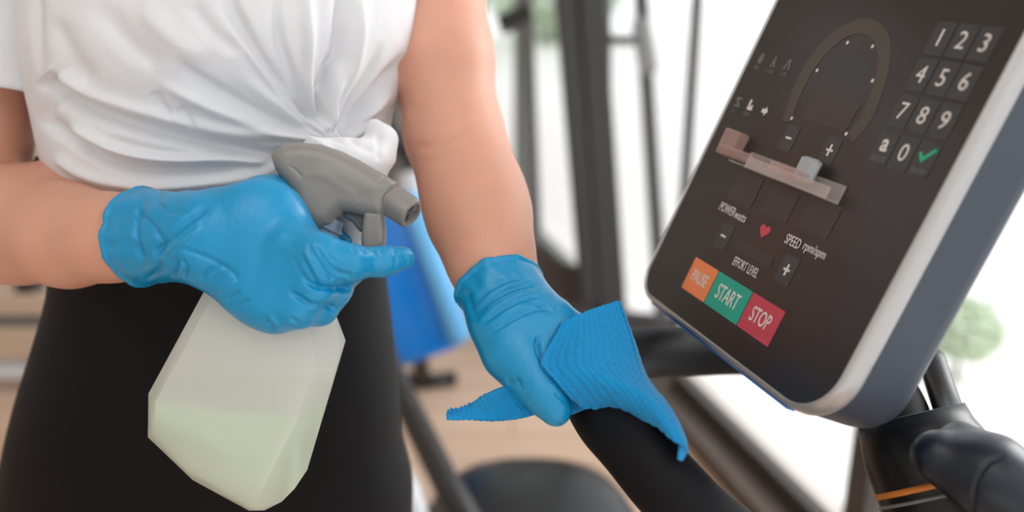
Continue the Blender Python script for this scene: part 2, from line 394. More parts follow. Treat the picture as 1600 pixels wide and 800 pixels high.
for s, nm in ((-1, 'l'), (1, 'r')):
    hx = person_loc[0]+s*.095; legs.append([np.array([hx, .785, .70]), np.array([person_loc[0]+s*.10, .775, .46]), np.array([person_loc[0]+s*.10, .80, .10])])
thigh = [cone(L[0], L[1], .094, .064, .02) for L in legs]+[cone(L[1], L[2], .062, .038, .02) for L in legs]

# arm nearest the left edge (holds the bottle) and arm reaching to the handlebar
armL = chain([(-30, -210, .82, 88), (-24, 60, .80, 86), (-46, 300, .815, 80)], .02)+chain([(-62, 335, .815, 84), (30, 352, .765, 86), (110, 369, .725, 74), (170, 371, .70, 62), (200, 372, .69, 53), (240, 372, .675, 46), (300, 372, .65, 42)], .02)
armR = chain([(655, -215, .82, 74), (688, -60, .815, 66), (693, 90, .80, 68), (712, 215, .785, 66), (738, 300, .755, 69), (752, 350, .735, 66), (770, 415, .705, 55), (788, 455, .69, 44)], .03)
nb = unit(P(400, 380, .60)-P(420, 400, .70))                      # out of the back of the hand
handL = (chain([(300, 370, .655, 60), (360, 375, .645, 66)], .02, (nb, 1.35))
  + chain([(360, 372, .645, 66), (412, 350, .642, 58), (447, 390, .640, 52)], .02, (nb, 1.5))
  + chain([(372, 400, .65, 62), (430, 440, .645, 66), (458, 440, .642, 58)], .02, (nb, 1.5))
  + chain([(350, 345, .66, 40), (420, 315, .668, 38), (437, 302, .68, 21), (462, 330, .705, 19), (505, 365, .715, 21), (535, 380, .715, 18)], .012)         # thumb behind the neck
  + chain([(455, 385, .632, 40), (500, 400, .622, 33), (545, 411, .625, 27), (598, 409, .64, 21), (630, 403, .648, 18)], .008)        # index finger under the trigger
  + chain([(445, 420, .632, 36), (500, 425, .622, 29), (533, 427, .640, 24), (545, 425, .675, 21), (525, 415, .705, 19)], .006)          # middle
  + chain([(430, 445, .634, 36), (490, 454, .624, 29), (521, 455, .645, 25), (528, 452, .680, 21), (505, 440, .708, 19)], .006)          # ring
  + chain([(415, 465, .636, 36), (465, 483, .628, 29), (500, 481, .645, 26), (512, 470, .675, 22), (495, 455, .705, 18)], .006)           # little
  + chain([(395, 455, .64, 34), (435, 486, .636, 28)], .012))
nr = unit(P(800, 480, .60)-P(815, 520, .70))
handR = (chain([(790, 455, .69, 52), (806, 500, .675, 58)], .02, (nr, 1.2))
  + chain([(800, 490, .675, 60), (838, 520, .668, 56), (858, 540, .665, 44)], .015, (nr, 1.4))
  + chain([(795, 510, .675, 52), (806, 548, .665, 48), (830, 578, .655, 40), (850, 612, .645, 31), (869, 643, .640, 23.5)], .012)      # thumb over the cloth
  + chain([(835, 500, .675, 40), (868, 506, .668, 27), (905, 520, .668, 22), (935, 545, .672, 18), (948, 580, .668, 16)], .010)         # index finger, under the cloth
  + chain([(850, 520, .675, 36), (880, 530, .672, 23), (915, 550, .685, 20), (935, 580, .70, 17), (935, 615, .705, 15)], .008)
  + chain([(845, 530, .68, 34), (875, 548, .682, 22), (905, 568, .70, 19), (915, 600, .715, 16), (905, 628, .715, 14)], .008)
  + chain([(840, 545, .68, 30), (862, 562, .685, 20), (885, 585, .70, 17), (890, 612, .71, 14), (880, 630, .71, 13)], .008))

person = thing('person', person_loc, 'person in a knotted white t-shirt, black leggings and blue gloves, cleaning an exercise machine', 'person')
neck = [cone(person_loc+[0, .02, 1.40], person_loc+[0, .0, 1.50], .06, .055, .04)]
body_col = [column(torso_rows, .02, -.018), column(hip_rows, .02, -.010)]
shrink = lambda prs, s: [dict(p, ra=max(.002, p['ra']-s), rb=max(.002, p['rb']-s)) for p in prs]
feet = [cone([L[2][0], .80, .055], [L[2][0]*1.0, .66, .038], .040, .034, .03) for L in legs]
V, F = sdf(body_col+shrink(thigh, .004)+feet+neck+armL+armR+shrink(handL, .005)+shrink(handR, .006), .0034)
V = relax(V, F, 4)
V = displace_front(V, F, [([(640, 232), (665, 228), (690, 220), (718, 205), (738, 193)], -.0022, 7, 5), ([(655, 245), (690, 232), (725, 213)], .0012, 9, 8), ([(628, 130), (640, 165), (668, 175)], -.001, 10, 10)])
body = obj('body', V, F, M['skin'], person)

# leggings
V, F = sdf([column(hip_rows, .02, .0)]+thigh+[cutplane((0, 0, 1.075), (0, 0, 1)), cutplane((0, 0, .13), (0, 0, -1))], .005)
V = relax(V, F, 3); obj('leggings', V, F, M['leggings'], person)
for L in legs:
    x = L[2][0]
    V, F = sdf([cone([x, .81, .05], [x, .655, .042], .047, .043, .03), cone([x, .81, .05], [x, .805, .10], .046, .047, .02), cutplane((x, .7, .004), (0, 0, -1)), cutplane((x, .7, .125), (0, 0, 1))], .004)
    sh = obj('shoe', V, F, M['white_steel'], person)
    s_ = MB(); s_.loft([[(x+.05*math.cos(a)*k, .735+.125*math.sin(a)*k, z) for a in np.linspace(0, 2*math.pi, 32, endpoint=False)] for z, k in ((0.001, 1), (.018, 1.03), (.026, .98))]); s_.done('sole', M['machine'], sh)

# t-shirt: a draped surface round the torso, gathered into a knot
nth, nz = 620, 330
TR = smooth_rows(torso_rows)
th = np.linspace(-math.pi, math.pi, nth, endpoint=False)
def shirt_pt(th, z, g=.004):
    cx, cy, a, b = [np.interp(z, TR[:, 0], TR[:, i]) for i in (1, 2, 3, 4)]
    return np.stack([cx+(a+g)*np.sin(th), cy-(b+g)*np.cos(th), z], -1)
zt = TR[-1, 0]-.002; zb0 = PY(250, 316, .70)[2]
T, U = np.meshgrid(th, np.linspace(0, 1, nz)); zb = zb0+.006*np.cos(T)+.004*np.sin(3*T)+.01*np.exp(-((T-1.0)/.5)**2)
Z = zb+(zt-zb)*U; S = shirt_pt(T, Z).reshape(-1, 3)
F = np.array([[i*nth+j, i*nth+(j+1) % nth, (i+1)*nth+(j+1) % nth, (i+1)*nth+j] for i in range(nz-1) for j in range(nth)])
N = np.stack([np.sin(T), -np.cos(T), 0*T], -1).reshape(-1, 3)
x, y, d = px_of(S)
front = np.clip(np.cos(T).reshape(-1)*3+.4, 0, 1)
K = (505, 222)
L = [ # valleys (negative) and ridges (positive) running into the knot
 ([(66, 118), (103, 158), (206, 198), (330, 229), (429, 243), (490, 245)], -.0085, 10, 26, (.05, .1)),
 ([(70, 105), (140, 150), (250, 185), (360, 212), (450, 230)], .006, 14, 12, (.1, .15)),
 ([(58, 185), (103, 216), (165, 252), (231, 269), (342, 264), (430, 255)], -.006, 7, 14, (.1, .2)),
 ([(100, 190), (180, 230), (260, 248), (360, 250), (440, 250)], .005, 9, 9, (.1, .2)),
 ([(80, 240), (140, 275), (230, 292), (330, 285), (430, 270)], .004, 9, 9, (.1, .2)),
 ([(150, 215), (240, 240), (330, 243)], -.003, 5, 9),
 ([(497, 205), (470, 175), (440, 135), (408, 95), (371, 25), (350, -30)], -.007, 8, 15, (.1, .3)),
 ([(497, 208), (455, 172), (425, 130), (390, 80), (350, 30)], .005, 9, 9, (.1, .3)),
 ([(495, 210), (440, 190), (371, 157), (309, 120), (270, 90)], -.0055, 8, 14, (.1, .35)),
 ([(490, 215), (430, 205), (350, 178), (290, 150), (230, 120)], .0045, 10, 10, (.1, .35)),
 ([(270, 190), (250, 160), (240, 140)], -.0025, 6, 9), ([(310, 205), (290, 180), (280, 165)], -.002, 5, 8),
 ([(499, 200), (497, 160), (501, 144), (515, 110), (532, 82), (536, 0), (538, -60)], -.008, 8, 12, (.08, .3)),
 ([(495, 205), (486, 160), (480, 110), (482, 50), (480, -40)], .006, 9, 9, (.1, .3)),
 ([(494, 203), (470, 150), (448, 90), (436, 50), (430, -20)], -.0045, 6, 9, (.1, .3)),
 ([(505, 205), (520, 150), (548, 105), (560, 40), (565, -40)], .0055, 10, 10, (.1, .3)),
 ([(520, 215), (536, 202), (577, 157), (620, 110), (645, 80)], -.007, 9, 13, (.1, .3)),
 ([(515, 205), (540, 170), (575, 120), (600, 60)], -.003, 6, 9, (.1, .3)),
 ([(530, 220), (560, 195), (590, 160), (615, 130)], .0045, 8, 8, (.1, .3)),
 ([(540, 235), (570, 215), (600, 195)], -.004, 6, 8, (.1, .2)),
 ([(80, 20), (110, 90), (150, 140)], -.003, 14, 20), ([(140, 0), (200, 70), (260, 110)], -.003, 16, 22), ([(210, 0), (270, 60), (330, 100)], .0025, 16, 18), ([(290, 0), (330, 50), (380, 90)], -.0025, 10, 14),
 ([(58, -60), (54, 30), (58, 85), (66, 120)], -.0035, 7, 12, (.3, .5)),
 ([(66, 120), (75, 150), (60, 200)], -.004, 8, 12),
]
h = folds(L, x, y)*1.5; kd = np.hypot((x-K[0])/1.0, (y-K[1])/.8)
h += .014*np.exp(-(kd/50)**2)                                                          # cloth bunched at the knot
angk = np.arctan2(y-K[1], x-K[0]); h += .0022*np.sin(angk*17+kd*.02)*np.exp(-((kd-55)/45)**2)+.0009*np.sin(angk*31+1)*np.exp(-((kd-80)/60)**2)
h += .0020*np.sin(angk*23+2+.6*np.sin(angk*5))*np.exp(-((kd-110)/60)**2)*np.clip(-(y-K[1])/60+.6, 0, 1)
h += .0012*hnoise(x, y, 26, 3)
S = S+N*(h*front)[:, None]+N*(.0015*hnoise(S[:, 0]*3000, S[:, 2]*3000, 40, 5)*(1-front))[:, None]
Vt = list(map(tuple, S)); Ft = F.tolist()
shirt = obj('t_shirt', Vt, Ft, M['shirt'], person)
md = shirt.modifiers.new('thickness', 'SOLIDIFY'); md.thickness = .0018; md.offset = -1
# shoulders of the shirt
Vs, Fs = sdf([cone(P(-10, -250, .82), P(700, -250, .82), .056, .056, .02), cone(P(140, -290, .81), P(560, -290, .81), .06, .06, .03)], .006)
Vs = Vs+vnormals(Vs, Fs)*.004; obj('shoulder_yoke', Vs, Fs, M['shirt'], shirt)
# sleeves
def sleeve(pts, rad, name='sleeve', flare=1.0, seed=1):
    p = spline([P(*q) for q in pts], 14); r = np.interp(np.linspace(0, 1, len(p)), np.linspace(0, 1, len(rad)), rad)
    rings = []; n_ = 96
    t0 = unit(p[-1]-p[0]); u = unit(np.array([1., 0, 0])-t0*t0[0]); v = np.cross(t0, u)
    for i, (q, rr) in enumerate(zip(p, r)):
        a = np.linspace(0, 2*math.pi, n_, endpoint=False); k = i/len(p)
        wv = rr*(1+.035*np.sin(3*a+2+4*k+seed)*k+.02*np.sin(7*a+6*k+seed)*k)
        rings.append([q+w_*(math.cos(a_)*u+math.sin(a_)*v) for a_, w_ in zip(a, wv)])
    m_ = MB(); m_.loft(rings, cap=False); o = m_.done(name, M['shirt'], shirt); q = o.modifiers.new('thickness', 'SOLIDIFY'); q.thickness = .003; return o
sleeve([(-20, -250, .82), (-24, -60, .80), (-20, 60, .785), (-20, 166, .785)], [.056, .057, .057, .056])
sleeve([(655, -235, .825), (688, -130, .82), (694, -70, .815)], [.052, .05, .05], seed=4)
# knot and hanging tail
kn = chain([(455, 258, .71, 22), (500, 252, .705, 26), (545, 255, .705, 28), (585, 245, .71, 20)], .02)+chain([(585, 200, .735, 15), (600, 218, .725, 17), (604, 246, .725, 13)], .012)+chain([(558, 262, .725, 36), (562, 315, .725, 35), (560, 378, .725, 26)], .02)
V, F = sdf(kn, .002); V = relax(V, F, 3)
V = displace_front(V, F, [([(500, 190), (520, 215), (560, 225)], -.003, 5, 8), ([(540, 200), (560, 225), (590, 240)], -.003, 5, 8), ([(590, 205), (592, 230), (590, 255)], -.003, 4, 6), ([(470, 215), (500, 225), (530, 250)], .003, 6, 6)])
obj('knot', V, F, M['shirt'], shirt)

# gloves
def glove(prims, ax0, ax1, r0, r1, cut, cutn, creases, vox=.001, rim=.0024, inner=.003, seed=0):
    a, b = P(*ax0), P(*ax1); pr = prims+[cone(a, b, r0, r1, .012)]
    pr = pr+[cutplane(cut, cutn, .001), dict(cone(a+(b-a)*.45, b+(b-a)*.6, r0-.0075, r1-.0052, .001), sub=True)]
    V, F = sdf(pr, vox); V = relax(V, F, 3, .5)
    N = vnormals(V, F); x, y, d = px_of(V)
    # loose film near the cuff: soft folds running round the wrist
    ax = unit(b-a); t = ((V-a)@ax)/np.linalg.norm(b-a); k = np.clip((t+.35)/.9, 0, 1)
    h = k*(.0016*hnoise(x, y*1.6, 11, seed)+.0011*hnoise(x, y, 5.5, seed+7))
    rimd = np.abs((V-np.array(cut))@unit(cutn)); h += rim*np.exp(-(rimd/.0018)**2)
    V = V+N*h[:, None]; V = displace_front(V, F, [(q[0], q[1]*1.5)+tuple(q[2:]) for q in creases]); return V, F
c1 = [ ([(478, 378), (497, 405), (510, 425), (520, 440)], -.0012, 3, 5, (.2, .1)), ([(490, 380), (505, 405), (525, 425), (552, 433)], -.0012, 2.5, 5, (.2, .1)), ([(466, 392), (480, 420), (495, 445), (502, 455)], -.0010, 3, 6, (.3, .2)),
  ([(484, 378), (501, 405), (517, 430)], .0009, 3, 3), ([(472, 385), (488, 415), (500, 440)], .0009, 3, 3), ([(505, 384), (516, 402), (527, 410)], -.0006, 2, 3), ([(457, 398), (468, 425), (482, 440)], -.0006, 3, 5),
  ([(445, 450), (465, 466), (487, 479), (528, 482)], -.0024, 3, 6, (.4, .1)), ([(470, 432), (490, 448), (515, 453), (552, 452)], -.0024, 3, 6, (.3, .1)),
  ([(410, 500), (423, 510), (432, 518)], -.0012, 3, 3), ([(418, 492), (432, 505), (442, 516)], .001, 3, 3), ([(450, 495), (465, 505), (475, 512)], -.0008, 3, 4),
  ([(268, 385), (313, 400), (355, 421), (375, 440)], -.0012, 3, 6), ([(240, 405), (258, 378), (300, 342), (330, 325)], -.0018, 4, 8), ([(250, 420), (275, 385), (320, 352)], .0016, 5, 5),
  ([(283, 404), (290, 420), (287, 438)], -.0015, 3, 4), ([(275, 400), (272, 420), (268, 438)], -.002, 4, 5), ([(313, 440), (325, 425), (350, 412)], -.0015, 3, 5), ([(325, 448), (340, 432), (362, 422)], -.0010, 3, 4), ([(351, 472), (362, 462), (378, 455)], -.0012, 3, 4), ([(340, 460), (352, 448), (372, 438)], .0010, 3, 4), ([(366, 485), (380, 473), (392, 468)], -.0010, 3, 4),
  ([(222, 310), (212, 345), (214, 385), (230, 420)], -.0018, 5, 7), ([(240, 305), (260, 330), (300, 330)], -.001, 4, 6), ([(205, 330), (235, 350), (250, 380), (235, 410)], -.0014, 4, 6), ([(225, 440), (245, 425), (255, 405)], -.0016, 4, 5),
  ([(548, 386), (553, 392), (556, 398)], -.0008, 1.5, 2), ([(565, 387), (569, 393), (571, 399)], -.0008, 1.5, 2), ([(582, 388), (585, 394), (586, 400)], -.0007, 1.5, 2), ([(592, 388), (596, 396), (597, 404)], -.0007, 1.5, 2),
  ([(622, 388), (634, 398), (640, 412)], .0008, 2, 3), ([(628, 396), (636, 404), (636, 414)], -.0008, 2, 3), ([(612, 386), (618, 400), (616, 424)], -.0007, 2, 3)]
axisL = unit(P(190, 372, .695)-P(330, 370, .648))
V, F = glove(handL, (318, 370, .65), (190, 371, .70), .031, .0395, P(222, 371, .684), axisL, c1, seed=2)
gl = obj('glove', V, F, M['glove'], person); gl['label'] = 'blue glove gripping the spray bottle'
c2 = [([(738, 478), (765, 452), (800, 436), (822, 436)], -.0013, 3, 6), ([(742, 492), (772, 466), (812, 448), (838, 447)], -.0016, 3, 6), ([(750, 510), (785, 484), (825, 465), (848, 464)], -.0016, 3, 7), ([(762, 524), (800, 500), (838, 484), (862, 486)], -.0013, 3, 7),
  ([(740, 485), (770, 460), (805, 443), (830, 441)], .0010, 3, 3), ([(746, 502), (780, 476), (818, 458), (844, 456)], .0010, 3, 3), ([(728, 450), (736, 480), (748, 505)], -.0010, 4, 6), ([(812, 470), (840, 474), (866, 492)], -.0010, 3, 5),
  ([(842, 520), (839, 540), (845, 560), (856, 575)], -.0030, 3, 7, (.3, .1)), ([(790, 600), (803, 598), (815, 602)], -.0014, 2.5, 5), ([(803, 585), (810, 600), (818, 612)], -.0008, 2.5, 4), ([(865, 612), (875, 622), (884, 626)], -.0006, 2, 3)]
axisR = unit(P(768, 400, .725)-P(800, 490, .68))
V, F = glove(handR, (800, 492, .678), (768, 428, .702), .0285, .0345, P(772, 446, .697)-axisR*.005, axisR, c2, seed=9)
gr_ = obj('glove', V, F, M['glove'], person); gr_['label'] = 'blue glove pressing the cloth on the handlebar'

# ------------------------------------------------------------------ spray bottle
bl = P(390, 800, .67)
spray = thing('spray_bottle', bl, 'translucent white spray bottle half full of pale green liquid, with grey trigger head', 'spray bottle')
front_ = [(352, 425, .662), (243, 628, .664), (240, 672, .664), (292, 733, .662), (330, 757, .66), (397, 793, .652), (422, 737, .648), (463, 656, .645), (492, 570, .645), (433, 512, .65)]
mid_l = [(350, 398, .675), (232, 615, .680), (231, 683, .680), (301, 750, .678), (389, 798, .672)]
mid_r = [(413, 797.5, .670), (440, 784, .675), (460, 764, .684), (480, 734, .69), (540, 532, .69), (528, 557, .672), (519, 496, .695), (505, 470, .70)]
back_ = [(370, 400, .705), (250, 612, .708), (248, 676, .708), (312, 740, .708), (390, 780, .706), (440, 768, .71), (463, 730, .712), (523, 540, .712), (497, 488, .71)]
V, F = hull([P(*q) for q in front_+mid_l+mid_r+back_+[(470, 420, .66), (505, 440, .67), (505, 440, .695), (465, 410, .70)]])
import bmesh
def bevelled(V, F, off, seg=3):
    bm = bmesh.new(); vs = [bm.verts.new(v) for v in V]
    for f in F: bm.faces.new([vs[i] for i in f])
    es = [e for e in bm.edges if len(e.link_faces) == 2 and e.calc_face_angle(0) > R_(9)]
    bmesh.ops.bevel(bm, geom=es, offset=off, segments=seg, profile=.6, affect='EDGES', clamp_overlap=True)
    bmesh.ops.recalc_face_normals(bm, faces=bm.faces); bm.verts.index_update()
    r = [tuple(v.co) for v in bm.verts], [[v.index for v in f.verts] for f in bm.faces]; bm.free(); return r
Vb, Fb = bevelled(V, F, .0022)
obj('bottle_body', Vb, Fb, M['bottle'], spray, smooth=True, angle=35)
cen = np.mean(np.array(V), 0); bm = bmesh.new(); vs = [bm.verts.new(tuple(cen+(np.array(v)-cen)*.965)) for v in V]
for f in F: bm.faces.new([vs[i] for i in f])
lv = P(463, 654, .645)[2]
r_ = bmesh.ops.bisect_plane(bm, geom=bm.verts[:]+bm.edges[:]+bm.faces[:], plane_co=(0, 0, lv), plane_no=(0, 0, 1), clear_outer=True)
bmesh.ops.holes_fill(bm, edges=[e for e in bm.edges if e.is_boundary]); bm.verts.index_update()
obj('liquid', [tuple(v.co) for v in bm.verts], [[v.index for v in f.verts] for f in bm.faces], M['liquid'], spray, smooth=False); bm.free()
hd_ = .676
shell = [(427, 246), (433, 236), (447, 228), (474, 224), (505, 227), (535, 237), (565, 252), (600, 272), (622, 286), (620, 297), (606, 333), (597, 342), (570, 338), (538, 332), (528, 340), (518, 352), (500, 360), (480, 352), (464, 338), (460, 318), (459, 302), (448, 285), (433, 266)]
V, F = sdf([plate(shell, hd_, .0165, .012)], .0008); V = relax(V, F, 3)
V = displace_front(V, F, [([(449, 258), (462, 266), (473, 279)], -.0009, 2, 2.5), ([(473, 279), (500, 274), (540, 296), (560, 308)], .0009, 8, 8), ([(548, 322), (556, 314), (566, 305), (583, 297)], -.0007, 1.2, 2.2), ([(592, 284), (602, 277)], -.0006, 1, 1.5), ([(480, 262), (520, 270), (570, 292), (605, 305)], .001, 12, 12)])
head = obj('trigger_head', V, F, M['grey_plastic'], spray)
# nozzle cap with ribs
c0, c1_ = P(609, 311, .672), P(644, 334.5, .664); ax = unit(c1_-c0); u = unit(UPV-(UPV@ax)*ax); v = np.cross(ax, u)
def cap_ring(t, r, rib=0.0):
    q = c0+(c1_-c0)*t; o = []
    for a in np.linspace(0, 2*math.pi, 144, endpoint=False):
        rr = r*(1+.05*math.cos(4*a+.6))+(rib*.5*(1+math.cos(a*36)) if rib else 0); o.append(q+rr*(math.cos(a)*u+math.sin(a)*v))
    return o
nzl = MB(); nzl.loft([cap_ring(-.25, .009), cap_ring(0.02, .0105), cap_ring(.05, .0113), cap_ring(.12, .0116), cap_ring(.16, .0114, .0004), cap_ring(.80, .0111, .0004), cap_ring(.84, .0112), cap_ring(.96, .0111), cap_ring(1.0, .0104), cap_ring(1.0, .0082), cap_ring(.88, .0078)])
nozzle = nzl.done('nozzle', M['grey_plastic'], spray, angle=40)
ins = MB(); q = c0+(c1_-c0)*.90; ins.box(q, (.0012, .007, .0012), [ax, u, v]); ins.box(q, (.0012, .0012, .007), [ax, u, v]); ins.tube([c0+(c1_-c0)*.85, c0+(c1_-c0)*.97], .0028, 20); ins.done('nozzle_insert', M['dark_grey_plastic'], nozzle, smooth=False)
trg = [(570, 330), (568, 352), (566, 370), (567, 387), (576, 391), (595, 389), (602, 382), (603, 362), (601, 345), (598, 330)]
V, F = sdf([plate(trg, .672, .0085, .004), dict(cone(P(605, 340, .662), P(603, 374, .660), .0048, .0048, .002), sub=True)], .0006); V = relax(V, F, 2); obj('trigger', V, F, M['grey_plastic'], spray)
V, F = sdf([plate([(533, 330), (571, 334), (570, 362), (563, 362), (552, 348), (540, 340)], .678, .005, .0015)], .0008); obj('trigger_link', V, F, M['dark_grey_plastic'], spray)
n0, n1 = P(521, 340, .678), P(489, 402, .678); ax = unit(n1-n0); u = unit(FWD-(FWD@ax)*ax); v = np.cross(ax, u)
col_ = MB(); col_.loft([[n0+(n1-n0)*t+((r+(.0007*(1+math.cos(a*30)) if rb else 0))*(math.cos(a)*u+math.sin(a)*v)) for a in np.linspace(0, 2*math.pi, 240, endpoint=False)]
   for t, r, rb in ((0, .0085, 0), (.16, .0095, 0), (.22, .0112, 0), (.27, .0112, 0), (.3, .0098, 0), (.36, .0100, 1), (1, .0112, 1))]); col_.done('collar', M['collar'], spray, angle=50)

# ------------------------------------------------------------------ exercise machine in front: console, stem, handlebar
c_ = np.array([CX, CY])
def camv(px, py): return np.array([px-CX, -(py-CY), -FPX])
v1 = np.array([305., -80.]); a_ = v1-c_; t_ = (-FPX*FPX-a_@(np.array([1280, 280])-c_))/(a_@np.array([-.505, 1])); v2 = np.array([1280-.505*t_, 280+t_])
Xc = -unit(camv(*v1)); Uc = -unit(camv(*v2)); Nc = np.cross(Xc, Uc); toW = lambda q: RGT*q[0]+UPV*q[1]-FWD*q[2]
P0c = camv(1150, 470)/FPX*.68
PX, PU_, PN = toW(Xc), toW(Uc), toW(Nc); PO = CAM+toW(P0c)
def pw(u, v, n=0.0): return PO+PX*u+PU_*v+PN*n
def uv(px, py):
    r = camv(px, py); q = r*((P0c@Nc)/(r@Nc))-P0c; return q@Xc, q@Uc
mach = thing('exercise_machine', (PO[0]+.25, PO[1]-.1, 0), 'black exercise machine with a tilted dark control console and curved black handlebar', 'exercise machine')
U0, U1, V0, V1, CR = -.127, .1265, -.0365, .36, .021
def rr(o, n, k=12):
    """rounded-rectangle loop of the console grown by o, at height n over its face"""
    u0, u1, v0, v1, r, R2 = U0-o, U1+o, V0-o, V1+o, max(CR+o, .004), max(CR+.013+o, .004); L = []
    for cx, cy, a0, r in ((u1-r, v1-r, 0, r), (u0+r, v1-r, 90, r), (u0+r, v0+r, 180, r), (u1-R2, v0+R2, 270, R2)):
        for a in np.linspace(a0, a0+90, k): L.append(pw(cx+r*math.cos(R_(a)), cy+r*math.sin(R_(a)), n))
    return L
f = MB(); f.loft([rr(.0, -.004), rr(.0, 0.0)]); face = f.done('console_face', M['face'], mach, angle=30)
f = MB(); f.loft([rr(.0, -.004), rr(.0002, .0004), rr(.0012, .0014), rr(.0025, .0010), rr(.0042, -.001), rr(.0052, -.004), rr(.0056, -.009), rr(.0056, -.012), rr(.005, -.0145)], cap=False); f.done('bezel', M['silver'], mach, angle=60)
f = MB(); f.loft([rr(.0046, -.013), rr(.0044, -.014), rr(.004, -.050), rr(.003, -.058), rr(.0005, -.063), rr(-.01, -.066)]); f.done('console_housing', M['housing'], mach, angle=60)
# blue glint strip along the console's lower edge: solid colour for the bezel's reflection
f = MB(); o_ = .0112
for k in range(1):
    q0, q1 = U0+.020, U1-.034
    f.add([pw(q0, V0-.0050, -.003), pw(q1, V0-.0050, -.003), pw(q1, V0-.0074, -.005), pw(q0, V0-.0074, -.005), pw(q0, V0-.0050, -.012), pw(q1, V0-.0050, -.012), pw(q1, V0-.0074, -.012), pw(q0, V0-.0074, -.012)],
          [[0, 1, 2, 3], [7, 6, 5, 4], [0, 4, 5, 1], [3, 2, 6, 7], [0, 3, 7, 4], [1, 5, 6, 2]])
f.done('glint_strip', M['blue_glint'], mach, smooth=False)

def patch(name, poly, m_, parent, n=.0004, th_=.0005):
    """thin printed or inlaid shape; poly in console coordinates"""
    q = MB(); q.loft([[pw(u, v, n-th_) for u, v in poly], [pw(u, v, n) for u, v in poly]]); return q.done(name, m_, parent, smooth=False)
def text(s, u, v, size, m_, parent, sx=.78, shear=0, n=.0006, name='lettering', align='CENTER', bold=0.0, su=0):
    c = bpy.data.curves.new(name, 'FONT'); c.body = s; c.size = size; c.align_x = align; c.align_y = 'CENTER'; c.extrude = .00012; c.offset = bold; c.resolution_u = 3
    t = bpy.data.objects.new(name, c); COL.objects.link(t); dg = bpy.context.evaluated_depsgraph_get(); dg.update()
    me = bpy.data.meshes.new_from_object(t.evaluated_get(dg)); V = [tuple(pw(u+q.co.x*sx+shear*q.co.y, v+q.co.y, n+q.co.z)) for q in me.vertices]; F = [list(p.vertices) for p in me.polygons]
    bpy.data.objects.remove(t); bpy.data.curves.remove(c); bpy.data.meshes.remove(me)
    return obj(name, V, F, m_, parent, smooth=False)
def rect(u0, u1, v0, v1, r=.0012, k=4):
    return [(cx+r*math.cos(R_(a)), cy+r*math.sin(R_(a))) for cx, cy, a0 in ((u1-r, v1-r, 0), (u0+r, v1-r, 90), (u0+r, v0+r, 180), (u1-r, v0+r, 270)) for a in np.linspace(a0, a0+90, k)]
# coloured keys
pl, pt = uv(1088, 402); pr, _ = uv(1228, 487); _, pb = uv(1202, 543); _, pb2 = uv(1066, 450); pb = (pb+pb2)/2; pt = .0126
u_a, u_b = uv(1124, 424)[0], uv(1177, 457)[0]
for s, m_, a, b, nm in (('PAUSE', 'orange', pl, u_a-.0005, 'pause_button'), ('START', 'green', u_a+.0005, u_b-.0005, 'start_button'), ('STOP', 'red', u_b+.0005, pr, 'stop_button')):
    o = patch(nm, rect(a, b, pb, pt, .0008), M[m_], mach); text(s, (a+b)/2, (pt+pb)/2, {'PAUSE': .0145, 'START': .0175, 'STOP': .0165}[s], M['white_ink'], o, sx={'PAUSE': .56, 'START': .60, 'STOP': .60}[s], bold=.0001)
# number keys
cu = [.0665, .085, .1035]; rv = [.218, .1925, .1665, .1405]
for r in range(4):
    for c in range(3):
        s = [['1', '2', '3'], ['4', '5', '6'], ['7', '8', '9'], ['@', '0', '']][r][c]
        o = patch('number_key', rect(cu[c]-.0085, cu[c]+.0085, rv[r]-.0115, rv[r]+.0115, .001), M['key'], mach)
        if s and s != '@': text(s, cu[c], rv[r], .0170, M['white_ink'], o, sx=.95, name='digit')
        if s == '@': text('a', cu[c], rv[r]+.003, .017, M['white_ink'], o, sx=.9, bold=.0004, name='digit'); text('DELETE', cu[c], rv[r]-.008, .005, M['grey_ink'], o, sx=.8)
        if not s:
            patch('tick_mark', [(cu[c]-.006, rv[r]+.003), (cu[c]-.0045, rv[r]+.0045), (cu[c]-.0018, rv[r]+.0010), (cu[c]+.0052, rv[r]+.0085), (cu[c]+.0066, rv[r]+.0068), (cu[c]-.0016, rv[r]-.0024)], M['tick'], o, .0008)
            text('ENTER', cu[c], rv[r]-.008, .005, M['grey_ink'], o, sx=.8)
# lower block
def mark(s, a, o):
    w_, t_ = .0034, .0008
    pts = [(-w_, -t_), (w_, -t_), (w_, t_), (-w_, t_)] if s == '-' else [(-w_, -t_), (-t_, -t_), (-t_, -w_*1.3), (t_, -w_*1.3), (t_, -t_), (w_, -t_), (w_, t_), (t_, t_), (t_, w_*1.3), (-t_, w_*1.3), (-t_, t_), (-w_, t_)]
    patch('minus_mark' if s == '-' else 'plus_mark', [(a[0]+x, a[1]+y) for x, y in pts], M['white_ink'], o, .0008)
def tpx(s, px0, py0, px1, py1, size, m_, sx, name='lettering'):
    a, b = uv(px0, py0), uv(px1, py1); return text(s, (a[0]+b[0])/2, (a[1]+b[1])/2, size, m_, mach, sx=sx, name=name)
tpx('POWER', 1127, 321, 1148, 335, .0105, M['white_ink'], .62); tpx('watts', 1149, 335, 1167, 343, .0098, M['white_ink'], .74)
tpx('SPEED', 1227, 371, 1253, 386, .0108, M['white_ink'], .60); tpx('rpm/spm', 1258, 384, 1290, 400, .0094, M['white_ink'], .74)
tpx('EFFORT LEVEL', 1144, 407, 1188, 430, .0102, M['white_ink'], .52)
for (px, py), s in (((1131, 369), '-'), ((1230, 422), '+')):
    a = uv(px, py); o = patch('level_key', rect(a[0]-.0085, a[0]+.0085, a[1]-.0105, a[1]+.0105), M['key'], mach); mark(s, a, o)
